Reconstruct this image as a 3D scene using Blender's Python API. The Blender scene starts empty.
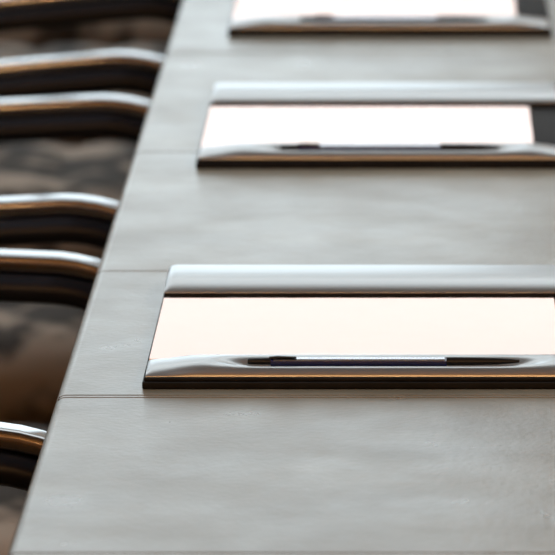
import bpy, bmesh, math, random
from mathutils import Vector, Matrix
random.seed(4)
S = bpy.context.scene
COL = S.collection
R = math.radians

# ------------------------------------------------------------------ helpers
def link(name, bm, mat, parent=None, loc=None, smooth=True, autosmooth=None):
    me = bpy.data.meshes.new(name)
    bmesh.ops.recalc_face_normals(bm, faces=bm.faces[:])
    bm.to_mesh(me); bm.free()
    for p in me.polygons: p.use_smooth = smooth
    if autosmooth is not None:
        me.set_sharp_from_angle(angle=R(autosmooth))
    o = bpy.data.objects.new(name, me)
    me.materials.append(mat)
    COL.objects.link(o)
    if parent is not None: o.parent = parent
    if loc is not None: o.location = loc
    return o

def tag(o, label, cat, group=None):
    o['label'] = label; o['category'] = cat
    if group: o['group'] = group
    return o

def thing(name, label, cat, loc=(0, 0, 0), rotz=0, group=None):
    o = bpy.data.objects.new(name, None); COL.objects.link(o)
    o.empty_display_size = .05
    o.location = loc; o.rotation_euler = (0, 0, rotz)
    return tag(o, label, cat, group)

def box(bm, x0, x1, y0, y1, z0, z1, bevel=0, seg=3):
    g = bmesh.ops.create_cube(bm, size=1)
    vs = g['verts']
    for v in vs:
        v.co = Vector((x0 + (v.co.x + .5) * (x1 - x0), y0 + (v.co.y + .5) * (y1 - y0), z0 + (v.co.z + .5) * (z1 - z0)))
    if bevel:
        es = list({e for v in vs for e in v.link_edges})
        bmesh.ops.bevel(bm, geom=es, offset=bevel, segments=seg, profile=.5, affect='EDGES')

def superellipse(w, h, n, k):
    pts = []
    for i in range(k):
        a = 2 * math.pi * i / k
        c, s = math.cos(a), math.sin(a)
        pts.append((w / 2 * math.copysign(abs(c) ** (2 / n), c), h / 2 * math.copysign(abs(s) ** (2 / n), s)))
    return pts

def sweep_xz(bm, path, prof, y0, off=0.0):
    """sweep a profile (across y, along outward normal) along a path of (x, z) points"""
    n = len(path); rings = []
    for i in range(n):
        a = path[max(0, i - 1)]; b = path[min(n - 1, i + 1)]
        tx, tz = b[0] - a[0], b[1] - a[1]
        l = math.hypot(tx, tz); tx /= l; tz /= l
        nx, nz = -tz, tx
        ring = []
        for (u, v) in prof:
            ring.append(bm.verts.new((path[i][0] + nx * (v + off), y0 + u, path[i][1] + nz * (v + off))))
        rings.append(ring)
    k = len(prof)
    for i in range(n - 1):
        for j in range(k):
            bm.faces.new((rings[i][j], rings[i][(j + 1) % k], rings[i + 1][(j + 1) % k], rings[i + 1][j]))
    bm.faces.new(rings[0]); bm.faces.new(rings[-1][::-1])

def lathe_x(bm, prof, cy, cz, k=28):
    """revolve (x, r) profile about an axis parallel to x"""
    rings = []
    for (x, r) in prof:
        if r < 1e-6:
            rings.append([bm.verts.new((x, cy, cz))])
        else:
            rings.append([bm.verts.new((x, cy + r * math.cos(2 * math.pi * j / k), cz + r * math.sin(2 * math.pi * j / k))) for j in range(k)])
    for a, b in zip(rings, rings[1:]):
        for j in range(k):
            if len(a) == 1 and len(b) == 1: continue
            if len(a) == 1: bm.faces.new((a[0], b[j], b[(j + 1) % k]))
            elif len(b) == 1: bm.faces.new((a[j], b[0], a[(j + 1) % k]))
            else: bm.faces.new((a[j], b[j], b[(j + 1) % k], a[(j + 1) % k]))
    if len(rings[0]) > 1: bm.faces.new(rings[0])
    if len(rings[-1]) > 1: bm.faces.new(rings[-1][::-1])

# ------------------------------------------------------------------ materials
def mat(name, col, rough=.5, metal=0, spec=.5, coat=0):
    m = bpy.data.materials.new(name); m.use_nodes = True
    b = m.node_tree.nodes['Principled BSDF']
    b.inputs['Base Color'].default_value = (*col, 1)
    b.inputs['Roughness'].default_value = rough
    b.inputs['Metallic'].default_value = metal
    b.inputs['Specular IOR Level'].default_value = spec
    b.inputs['Coat Weight'].default_value = coat
    return m, m.node_tree.nodes, m.node_tree.links, b

def noise_mat(name, c0, c1, scale=(5, 5, 5), detail=4, lo=.35, hi=.65, bump=0, bscale=400, bdist=.001, **kw):
    m, N, L, b = mat(name, c0, **kw)
    tc = N.new('ShaderNodeTexCoord'); mp = N.new('ShaderNodeMapping')
    mp.inputs['Scale'].default_value = scale
    L.new(tc.outputs['Object'], mp.inputs['Vector'])
    nz = N.new('ShaderNodeTexNoise'); nz.inputs['Scale'].default_value = 1; nz.inputs['Detail'].default_value = detail
    L.new(mp.outputs[0], nz.inputs['Vector'])
    cr = N.new('ShaderNodeValToRGB')
    cr.color_ramp.elements[0].position = lo; cr.color_ramp.elements[0].color = (*c0, 1)
    cr.color_ramp.elements[1].position = hi; cr.color_ramp.elements[1].color = (*c1, 1)
    L.new(nz.outputs['Fac'], cr.inputs[0]); L.new(cr.outputs[0], b.inputs['Base Color'])
    if bump:
        n2 = N.new('ShaderNodeTexNoise'); n2.inputs['Scale'].default_value = bscale; n2.inputs['Detail'].default_value = 3
        L.new(tc.outputs['Object'], n2.inputs['Vector'])
        bp = N.new('ShaderNodeBump'); bp.inputs['Strength'].default_value = bump; bp.inputs['Distance'].default_value = bdist
        L.new(n2.outputs['Fac'], bp.inputs['Height']); L.new(bp.outputs[0], b.inputs['Normal'])
    return m

M_LEATHER = noise_mat('grey_leather', (.092, .080, .058), (.132, .119, .09), scale=(9, 14, 9), detail=6, lo=.3, hi=.7,
                      bump=.25, bscale=260, bdist=.0008, rough=.33, spec=.58)
def add_wear(m, sc, r0, r1, bd):
    N, L = m.node_tree.nodes, m.node_tree.links; b = N['Principled BSDF']
    tc = N.new('ShaderNodeTexCoord'); nz = N.new('ShaderNodeTexNoise')
    nz.inputs['Scale'].default_value = sc; nz.inputs['Detail'].default_value = 5; nz.inputs['Roughness'].default_value = .6
    L.new(tc.outputs['Object'], nz.inputs['Vector'])
    mr = N.new('ShaderNodeMapRange'); mr.inputs[1].default_value = .3; mr.inputs[2].default_value = .7
    mr.inputs[3].default_value = r0; mr.inputs[4].default_value = r1
    L.new(nz.outputs['Fac'], mr.inputs[0]); L.new(mr.outputs[0], b.inputs['Roughness'])
    old = b.inputs['Normal'].links[0].from_node
    bp = N.new('ShaderNodeBump'); bp.inputs['Strength'].default_value = 1; bp.inputs['Distance'].default_value = bd
    L.new(nz.outputs['Fac'], bp.inputs['Height']); L.new(bp.outputs[0], old.inputs['Normal'])
add_wear(M_LEATHER, 17, .27, .36, .0005)
M_STITCH = mat('stitch_brown', (.03, .02, .015), .8)[0]
M_EDGE = mat('table_edge_leather', (.26, .25, .235), .6, spec=.25)[0]
M_BOARD = noise_mat('black_leatherette', (.004, .004, .0045), (.007, .007, .008), scale=(60, 60, 60), bump=.2, bscale=900, bdist=.0003, rough=.6, spec=.10)
M_SILVER = noise_mat('satin_silver', (.42, .44, .455), (.46, .475, .49), scale=(3, 200, 3), rough=.32, metal=1, bump=.02, bscale=300, bdist=.0002)
M_CHROME = mat('chrome', (.33, .335, .345), .12, metal=1)[0]
M_PAPER = noise_mat('paper', (.905, .825, .83), (.915, .835, .84), scale=(40, 40, 40), rough=.9, spec=.1)
M_PENM = mat('pen_navy_lacquer', (.012, .016, .07), .15, spec=.6)[0]
M_PENC = mat('pen_silver', (.62, .65, .72), .22, metal=1)[0]
M_PENB = mat('pen_black', (.006, .006, .007), .35, spec=.2)[0]
M_FRAME = mat('black_lacquer', (.006, .007, .010), .33, spec=.14)[0]
M_SEAT = noise_mat('taupe_leather', (.02, .012, .006), (.27, .215, .165), scale=(15, 15, 15), detail=2, lo=.45, hi=.58, bump=.3, bscale=30, bdist=.006, rough=.7, spec=.2)
M_CARPET = noise_mat('brown_carpet', (.018, .011, .006), (.07, .045, .026), scale=(7, 7, 7), detail=4, bump=.5, bscale=500, bdist=.003, rough=.95, spec=.1)
M_WOOD = noise_mat('walnut_panel', (.22, .115, .045), (.36, .20, .09), scale=(12, 12, 1.2), detail=5, rough=.4, spec=.4)
M_WALL = noise_mat('pale_plaster', (.60, .57, .53), (.64, .61, .57), scale=(3, 3, 3), rough=.9, spec=.1)
M_CEIL = noise_mat('ceiling_timber', (.36, .25, .16), (.42, .30, .20), scale=(8, 1, 8), rough=.7, spec=.2)
M_WFRAME = mat('window_frame_paint', (.25, .25, .26), .5)[0]
M_BASE = mat('pedestal_paint', (.02, .018, .016), .5)[0]

# ------------------------------------------------------------------ setting
RX0, RX1, RY0, RY1, RZ = -4.5, 5.5, -3.0, 10.0, 4.2
def struct(name, bm, m, **k):
    o = link(name, bm, m, **k); o['kind'] = 'structure'; return o
bm = bmesh.new(); box(bm, RX0, RX1, RY0, RY1, -.1, 0); struct('floor', bm, M_CARPET, smooth=False)
bm = bmesh.new(); box(bm, RX0, RX1, RY0, RY1, RZ, RZ + .1); struct('ceiling', bm, M_CEIL, smooth=False)
bm = bmesh.new(); box(bm, RX0 - .1, RX0, RY0 - .1, RY1 + .1, -.1, RZ + .1); struct('wall_left', bm, M_WOOD, smooth=False)
bm = bmesh.new(); box(bm, RX1, RX1 + .1, RY0 - .1, RY1 + .1, -.1, RZ + .1); struct('wall_right', bm, M_WALL, smooth=False)
bm = bmesh.new(); box(bm, RX0, RX1, RY0 - .1, RY0, -.1, RZ + .1); struct('wall_back', bm, M_WOOD, smooth=False)
# window wall at the far end: piers, sill and head round three tall openings
bm = bmesh.new()
WX = [(-4.2, -2.0), (-1.8, .2), (3.4, 5.2)]
WZ0, WZ1 = .35, 3.3
xs = [RX0] + [v for w in WX for v in w] + [RX1]
for a, b in zip(xs[0::2], xs[1::2]): box(bm, a, b, RY1, RY1 + .2, 0, RZ)
for (a, b) in WX:
    box(bm, a, b, RY1, RY1 + .2, 0, WZ0); box(bm, a, b, RY1, RY1 + .2, WZ1, RZ)
struct('wall_far', bm, M_WALL, smooth=False)
for i, (a, b) in enumerate(WX):
    bm = bmesh.new(); t = .05
    box(bm, a, a + t, RY1 + .06, RY1 + .12, WZ0, WZ1); box(bm, b - t, b, RY1 + .06, RY1 + .12, WZ0, WZ1)
    box(bm, a + t, b - t, RY1 + .06, RY1 + .12, WZ0, WZ0 + t); box(bm, a + t, b - t, RY1 + .06, RY1 + .12, WZ1 - t, WZ1)
    c = (a + b) / 2
    box(bm, c - .025, c + .025, RY1 + .06, RY1 + .12, WZ0 + t, WZ1 - t)
    struct('window_%d' % (i + 1), bm, M_WFRAME, smooth=False)
    p = bpy.data.lights.new('sky_portal', 'AREA'); p.shape = 'RECTANGLE'; p.size = b - a; p.size_y = WZ1 - WZ0
    p.cycles.is_portal = True
    po = bpy.data.objects.new('sky_portal', p); COL.objects.link(po)
    po.location = (c, RY1 + .01, (WZ0 + WZ1) / 2); po.rotation_euler = (R(-90), 0, 0)

# ------------------------------------------------------------------ table
TX0, TX1, TY0, TY1, TZ, TT = -.1945, 1.25, .95, 6.9, .75, .028
SEAMS = [(2.3847, 1), (2.7286, 2), (3.081, 1), (3.507, 1), (3.9585, 1), (4.42, 1), (4.88, 1), (5.34, 1), (5.8, 1), (6.26, 1), (1.9, 1), (1.45, 1)]
table = thing('conference_table', 'long conference table with stitched grey leather top holding the desk pads', 'table', ((TX0 + TX1) / 2, (TY0 + TY1) / 2, 0))
tcx, tcy = table.location.x, table.location.y
def table_top():
    bm = bmesh.new()
    # profile along y with rounded grooves at the seams, extruded across x with rounded long edges
    ys = [(TY0, 0)]
    for (s, kind) in sorted(SEAMS):
        offs = (-.0028, .0028) if kind == 2 else (0,)
        pts = []
        for c in offs:
            for (d, z) in ((-.0012, 0), (-.0009, -.0004), (-.0005, -.0016), (0, -.0020), (.0005, -.0016), (.0009, -.0004), (.0012, 0)):
                pts.append((s + c + d, z))
        pts.sort()
        ys += [(s - .02, .0)] + pts + [(s + .02, .0)]
    ys += [(TY1, 0)]
    r = .006
    xs = []
    for i in range(7):
        a = math.pi / 2 * i / 6
        xs.append((TX0 + r - r * math.cos(a), -r + r * math.sin(a)))
    right = [(TX0 + TX1 - x, z) for (x, z) in xs[::-1]]
    prof = [(TX0, -TT)] + xs + right + [(TX1, -TT)]
    rows = []
    for (y, dz) in ys:
        rows.append([bm.verts.new((x - tcx, y - tcy, TZ + z + (dz if z > -TT else 0))) for (x, z) in prof])
    k = len(prof)
    for a, b in zip(rows, rows[1:]):
        for j in range(k):
            bm.faces.new((a[j], a[(j + 1) % k], b[(j + 1) % k], b[j]))
    bm.faces.new(rows[0]); bm.faces.new(rows[-1][::-1])
    return bm
link('tabletop', table_top(), M_LEATHER, table, autosmooth=20)
# dark thread along each seam
bm = bmesh.new()
for (s, kind) in SEAMS:
    for c in ((-.0028, .0028) if kind == 2 else (0,)):
        box(bm, TX0 + .002 - tcx, TX1 - .002 - tcx, s + c - .0006 - tcy, s + c + .0006 - tcy, TZ - .0024, TZ - .0009)
link('seam_stitching', bm, M_STITCH, table, smooth=False)
for py in (1.9, 3.9, 5.9):
    bm = bmesh.new()
    box(bm, .25 - tcx, .85 - tcx, py - .2 - tcy, py + .2 - tcy, .03, TZ - TT, .01)
    box(bm, .1 - tcx, 1.0 - tcx, py - .3 - tcy, py + .3 - tcy, 0, .03, .008)
    link('pedestal', bm, M_BASE, table, autosmooth=40)

# ------------------------------------------------------------------ desk pads, paper, pens
BX0, BX1 = -.1486, .1058
BD = .2955           # depth of the pad
BT = .0062            # board thickness
NW, NH = .040, .0072 # near rail
FW, FH = .075, .0100 # far rail
PG = .0180           # pen groove position behind the front of the board
GX0, GX1 = -.103, .064
def sm(a, b, x):
    t = max(0, min(1, (x - a) / (b - a))); return t * t * (3 - 2 * t)
def rail(y0, w, h, groove, x0=BX0 + .0018, x1=BX1 - .002, lift=0, pw=2.3):
    bm = bmesh.new()
    nx, ny = 220, 44
    L_ = x1 - x0
    rows = []
    for i in range(nx + 1):
        u = i / nx
        x = x0 + L_ * u
        d = min(x - x0, x1 - x)
        e = .006
        endf = math.sqrt(max(0, 1 - (1 - min(1, d / e)) ** 2)) if d < e else 1
        endf = .6 + .4 * endf
        row = []
        for j in range(ny + 1):
            s = -1 + 2 * j / ny
            s = math.sin(s * math.pi / 2)
            s = max(-1, min(1, s))
            y = y0 + w / 2 + s * w / 2
            z = (h * (1 - abs(s) ** pw) ** .75 if not groove else .0036 * (.25 + .75 * sm(0, .030, d)) * (1 - abs(s) ** 6) ** .6 + .0030 * (1 - s * s)) * endf + .0003
            if groove:
                g = sm(GX0 - .014, GX0 + .022, x) * (1 - sm(GX1 - .022, GX1 + .014, x))
                yc = PG
                z -= g * .0058 * math.exp(-((y - yc) / .0065) ** 2) * min(1, z / h * 1.1)
                z = max(z, .0003)
            row.append(bm.verts.new((x, y, BT + lift + z)))
        rows.append(row)
    for a, b in zip(rows, rows[1:]):
        for j in range(ny):
            bm.faces.new((a[j], a[j + 1], b[j + 1], b[j]))
    # skirt down to the board
    def skirt(line):
        low = [bm.verts.new((v.co.x, v.co.y, BT + lift)) for v in line]
        for a in range(len(line) - 1):
            bm.faces.new((line[a], line[a + 1], low[a + 1], low[a]))
        return low
    skirt([r[0] for r in rows]); skirt([r[-1] for r in rows]); skirt(rows[0]); skirt(rows[-1])
    bmesh.ops.remove_doubles(bm, verts=bm.verts[:], dist=1e-6)
    return bm

def board_bm():
    bm = bmesh.new()
    box(bm, BX0, BX1, 0, BD, 0, .0040, .0008)
    box(bm, BX0 + .001, BX1 - .001, .001, BD - .001, .0040, BT, .0007)
    return bm
def paper_bm():
    bm = bmesh.new()
    x0, x1, y0, y1 = BX0 + .0017, .0795, .003 + NW + .001, .003 + NW + .1700
    box(bm, x0, x1, y0, y1, 0, .0016, .0002, 1)
    return bm

PADS = [
    (2.7460, 0, 'silver railed black desk pad nearest the camera, in sharp focus', 'white paper sheets in the nearest desk pad', 'chrome pen with black ends lying sharp in the nearest pad rail'),
    (3.439, 0, 'silver railed black desk pad in the middle of the row', 'white paper sheets in the middle desk pad', 'blurred chrome pen lying in the rail of the middle desk pad'),
    (4.043, 0, 'silver railed black desk pad farthest away, cut by the top edge', 'white paper sheets in the farthest desk pad at the top', 'blurred chrome pen lying in the rail of the farthest desk pad'),
]
def pen_parts(root):
    r = .0028
    # barrel: round below, upper side flattened so a silver strip imitates its white highlight
    def prism(bm, sec, x0, x1):
        a = [bm.verts.new((x0, y, z)) for y, z in sec]; b = [bm.verts.new((x1, y, z)) for y, z in sec]
        n = len(sec)
        bm.faces.new(a); bm.faces.new(b[::-1])
        for k in range(n): bm.faces.new((a[k], a[(k + 1) % n], b[(k + 1) % n], b[k]))
    a0, a1 = 166, 398       # facet edges, measured from +y
    bm = bmesh.new()
    prism(bm, [(r * math.cos(R(a)), r * math.sin(R(a))) for a in [a0 + (a1 - a0) * k / 26 for k in range(27)]], -.0795, .0160)
    link('barrel', bm, M_PENM, root, autosmooth=30)
    A = Vector((r * math.cos(R(a0)), r * math.sin(R(a0)))); B = Vector((r * math.cos(R(a1)), r * math.sin(R(a1))))
    nrm = Vector((-(B - A).y, (B - A).x)).normalized()
    sec = []
    for k in range(13):
        t = k / 12; q = A.lerp(B, t) + nrm * (.00012 + .00035 * math.sin(math.pi * t) ** .7); sec.append((q.x, q.y))
    sec += [(B.x, B.y - .0001), (A.x, A.y - .0001)]
    bm = bmesh.new(); prism(bm, sec, -.0780, .0150)
    sh = link('highlight_strip', bm, M_PENC, root, autosmooth=30); sh['label'] = 'silver strip along the pen barrel, shaped to imitate its white highlight'
    bm = bmesh.new()
    lathe_x(bm, [(-.092, 0), (-.092, .0014), (-.0912, .0017), (-.083, .0019), (-.0795, .0020), (-.0795, 0)], 0, 0)
    link('cap_button', bm, M_PENB, root, autosmooth=40)
    bm = bmesh.new()
    lathe_x(bm, [(.016, 0), (.016, .0022), (.018, .0023), (.030, .0022), (.044, .0018), (.053, .0011), (.0555, .0007), (.056, 0)], 0, 0)
    link('grip', bm, M_PENB, root, autosmooth=40)
    bm = bmesh.new()
    g = [(-.081, .0016), (-.080, .0026), (-.076, .0030), (-.066, .0026), (-.0655, .0021), (-.0755, .0019), (-.079, .0017)]
    a = [bm.verts.new((x, -.0011, z)) for x, z in g]; b = [bm.verts.new((x, .0011, z)) for x, z in g]
    bm.faces.new(a); bm.faces.new(b[::-1])
    for i in range(len(g)):
        j = (i + 1) % len(g); bm.faces.new((a[i], a[j], b[j], b[i]))
    c = link('clip', bm, M_PENB, root, smooth=False); c['label'] = 'short black pocket clip'

for (y, _, lb, lp, ln) in PADS:
    pad = thing('desk_pad', lb, 'desk pad', (0, y, TZ), 0, 'desk pads along the table')
    link('board', board_bm(), M_BOARD, pad, autosmooth=40)
    n = link('end_rail', rail(.003, NW, NH, True, pw=3.6), M_SILVER, pad, autosmooth=60)
    n['label'] = 'near silver rail with a pen groove'
    f = link('end_rail', rail(BD - .003 - FW, FW, FH - .0035, False, lift=.0035), M_SILVER, pad, autosmooth=60)
    bm = bmesh.new(); box(bm, BX0 + .0015, BX1 - .0015, BD - .0035 - FW, BD - .0025, BT - .0003, BT + .0037, .0004, 1)
    link('rail_base', bm, M_BOARD, f, autosmooth=40)
    f['label'] = 'wide far silver rail'
    pp = link('paper_pad', paper_bm(), M_PAPER, None, (0, y, TZ + BT), smooth=False)
    tag(pp, lp, 'paper', 'paper pads on the desk pads')
    pr = thing('pen', ln, 'pen', (0, y + PG, TZ + BT + .0055), 0, 'pens in the desk pad rails')
    pen_parts(pr)

# ------------------------------------------------------------------ chairs
def arc(cx, cz, r, a0, a1, n):
    return [(cx + r * math.cos(R(a0 + (a1 - a0) * i / n)), cz + r * math.sin(R(a0 + (a1 - a0) * i / n))) for i in range(n + 1)]
FTH = .020   # black frame thickness
CTH = .0125   # chrome bar thickness
def arm_path(rise, top):
    """centre line of the black loop, rear foot -> arm -> front foot, local x to the front"""
    rf = .10; rb = .08
    zc = top - CTH - FTH / 2
    xf = .30 - FTH / 2; xb = -.26
    sl = math.tan(R(rise))
    pts = [(xb - .03, .0)]
    zb = zc - sl * (xf - xb)
    pts += [(xb - .03 * (1 - i / 8), (zb - rb) * i / 8) for i in range(1, 8)]
    pts += arc(xb + rb, zb - rb, rb, 180, 92, 10)
    # gently bowed arm
    x1 = xf - rf; x0 = xb + rb
    for i in range(1, 16):
        t = i / 16
        x = x0 + (x1 - x0) * t
        z = zb + (zc - zb) * t + .006 * math.sin(math.pi * t)
        pts.append((x, z))
    pts += arc(xf - rf, zc - rf, rf, 90, 0, 16)
    pts += [(xf, (zc - rf) * (1 - i / 8)) for i in range(1, 9)]
    return pts

def pleated_cushion(x0, x1, y0, y1, z0, z1, n, axis='x'):
    """soft cushion with stitched channels"""
    bm = bmesh.new()
    nx, ny = 64, 40
    def surf(top):
        rows = []
        for i in range(nx + 1):
            u = i / nx
            row = []
            for j in range(ny + 1):
                v = j / ny
                eu = 1 - abs(2 * u - 1) ** 6; ev = 1 - abs(2 * v - 1) ** 6
                e = (max(0, eu) * max(0, ev)) ** .5
                ch = abs(math.sin(math.pi * n * u)) ** .5
                zm = (z0 + z1) / 2; h = (z1 - z0) / 2
                z = zm + (1 if top else -1) * h * e * ((.82 + .18 * ch) if top else 1)
                row.append(bm.verts.new((x0 + (x1 - x0) * u, y0 + (y1 - y0) * v, z)))
            rows.append(row)
        for a, b in zip(rows, rows[1:]):
            for j in range(ny):
                bm.faces.new((a[j], a[j + 1], b[j + 1], b[j]))
    surf(True); surf(False)
    bmesh.ops.remove_doubles(bm, verts=bm.verts[:], dist=1e-5)
    return bm

def make_chair(x, y, half, rise, label, rot=0, top=.715):
    c = thing('conference_chair', label, 'chair', (x, y, 0), R(rot), 'conference chairs along the table')
    path = arm_path(rise, top)
    for s in (-1, 1):
        bm = bmesh.new()
        sweep_xz(bm, path, superellipse(.044, FTH, 3.0, 28), s * half)
        fr = link('side_frame', bm, M_FRAME, c, autosmooth=60)
        bm = bmesh.new()
        sweep_xz(bm, path[9:39], superellipse(.026, CTH, 4.2, 40), s * half, (FTH + CTH) / 2 - .0006)
        cr = link('arm_rail', bm, M_CHROME, fr, autosmooth=60)
        cr['label'] = 'polished chrome arm rail'
    w = half - .022
    link('seat', pleated_cushion(-.25, .255, -w, w, .375, .475, 6), M_SEAT, c)
    b = link('backrest', pleated_cushion(-.23, .23, -w, w, -.045, .045, 5), M_SEAT, c)
    b.rotation_euler = (0, R(-100), 0); b.location = (-.262, 0, .69)
    for xx, zz in ((.18, .375), (-.20, .375)):
        bm = bmesh.new()
        box(bm, xx - .012, xx + .012, -half + .005, half - .005, zz - .02, zz + .012, .004)
        link('seat_rail', bm, M_FRAME, c, autosmooth=40)
    return c

CX = -.434
make_chair(CX, 3.072, .2525, 0.3, 'conference chair beside the nearest desk pad, chrome arms lying level')
make_chair(CX, 3.755, .219, 3.8, 'conference chair beside the middle desk pad, chrome arms rising to the table')
make_chair(CX, 4.405, .205, 5.2, 'conference chair beside the farthest desk pad, chrome arms at the top left')
make_chair(CX, 5.05, .22, 4, 'taupe conference chair fourth along the table, seen blurred between nearer arms')
make_chair(CX, 5.72, .22, 4, 'taupe conference chair fifth along the table, a blur behind nearer arms')
make_chair(CX, 6.40, .22, 4, 'taupe conference chair last along the table, a dim blur in the gaps')

# ------------------------------------------------------------------ light
w = bpy.data.worlds.new('sky'); S.world = w; w.use_nodes = True
bg = w.node_tree.nodes['Background']
bg.inputs[0].default_value = (.79, .91, .97, 1); bg.inputs[1].default_value = 2.0

def area(name, loc, size, power, col, rot=(0, 0, 0), sy=None):
    l = bpy.data.lights.new(name, 'AREA'); l.energy = power; l.color = col; l.size = size
    if sy: l.shape = 'RECTANGLE'; l.size_y = sy
    o = bpy.data.objects.new(name, l); COL.objects.link(o); o.location = loc; o.rotation_euler = rot
    return o
def bulb(name, loc, power, col, rad):
    l = bpy.data.lights.new(name, 'POINT'); l.energy = power; l.color = col; l.shadow_soft_size = rad
    o = bpy.data.objects.new(name, l); COL.objects.link(o); o.location = loc
area('added_rail_fill', (-.4, 8.0, 4.15), 5.0, 75, (.90, .98, 1), sy=3.4)  # added overhead fill at the far end, brightens the silver rail tops
def spot(name, loc, aim, power, col, rad=.08, cone=60):
    l = bpy.data.lights.new(name, 'SPOT'); l.energy = power; l.color = col; l.shadow_soft_size = rad
    l.spot_size = R(cone); l.spot_blend = .6
    o = bpy.data.objects.new(name, l); COL.objects.link(o); o.location = loc
    o.rotation_euler = (Vector(aim) - Vector(loc)).to_track_quat('-Z', 'Y').to_euler()
for y in (2.2, 3.6, 5.0):  # added spots on both sides, put in to whiten the paper
    spot('paper_fill_spot', (-2.4, y, 4.1), (.2, y, .75), 160, (.95, .97, 1.0))
    spot('paper_fill_spot', (2.8, y, 4.1), (.2, y, .75), 150, (1, .92, .84))
for x in (-3, -1.2, .6, 2.4, 4.2):
    bulb('wall_lamp', (x, RY0 + .25, 2.1), 85, (1, .58, .24), .28)

# ------------------------------------------------------------------ camera
cd = bpy.data.cameras.new('camera'); cam = bpy.data.objects.new('camera', cd); COL.objects.link(cam)
cam.location = (0, 0, 1.35)
cam.rotation_euler = (R(90 - 11.093), 0, 0)
cd.sensor_fit = 'HORIZONTAL'; cd.sensor_width = 36; cd.lens = 337.3; cd.shift_x = -.2514
cd.clip_start = .05; cd.clip_end = 100
cd.dof.use_dof = True; cd.dof.focus_distance = 2.83; cd.dof.aperture_fstop = 20
S.camera = cam

S.view_settings.view_transform = 'Standard'; S.view_settings.look = 'None'
S.view_settings.exposure = .4; S.view_settings.gamma = 1; S.view_settings.use_curve_mapping = False
S.cycles.use_denoising = True
S.cycles.max_bounces = 8; S.cycles.diffuse_bounces = 4
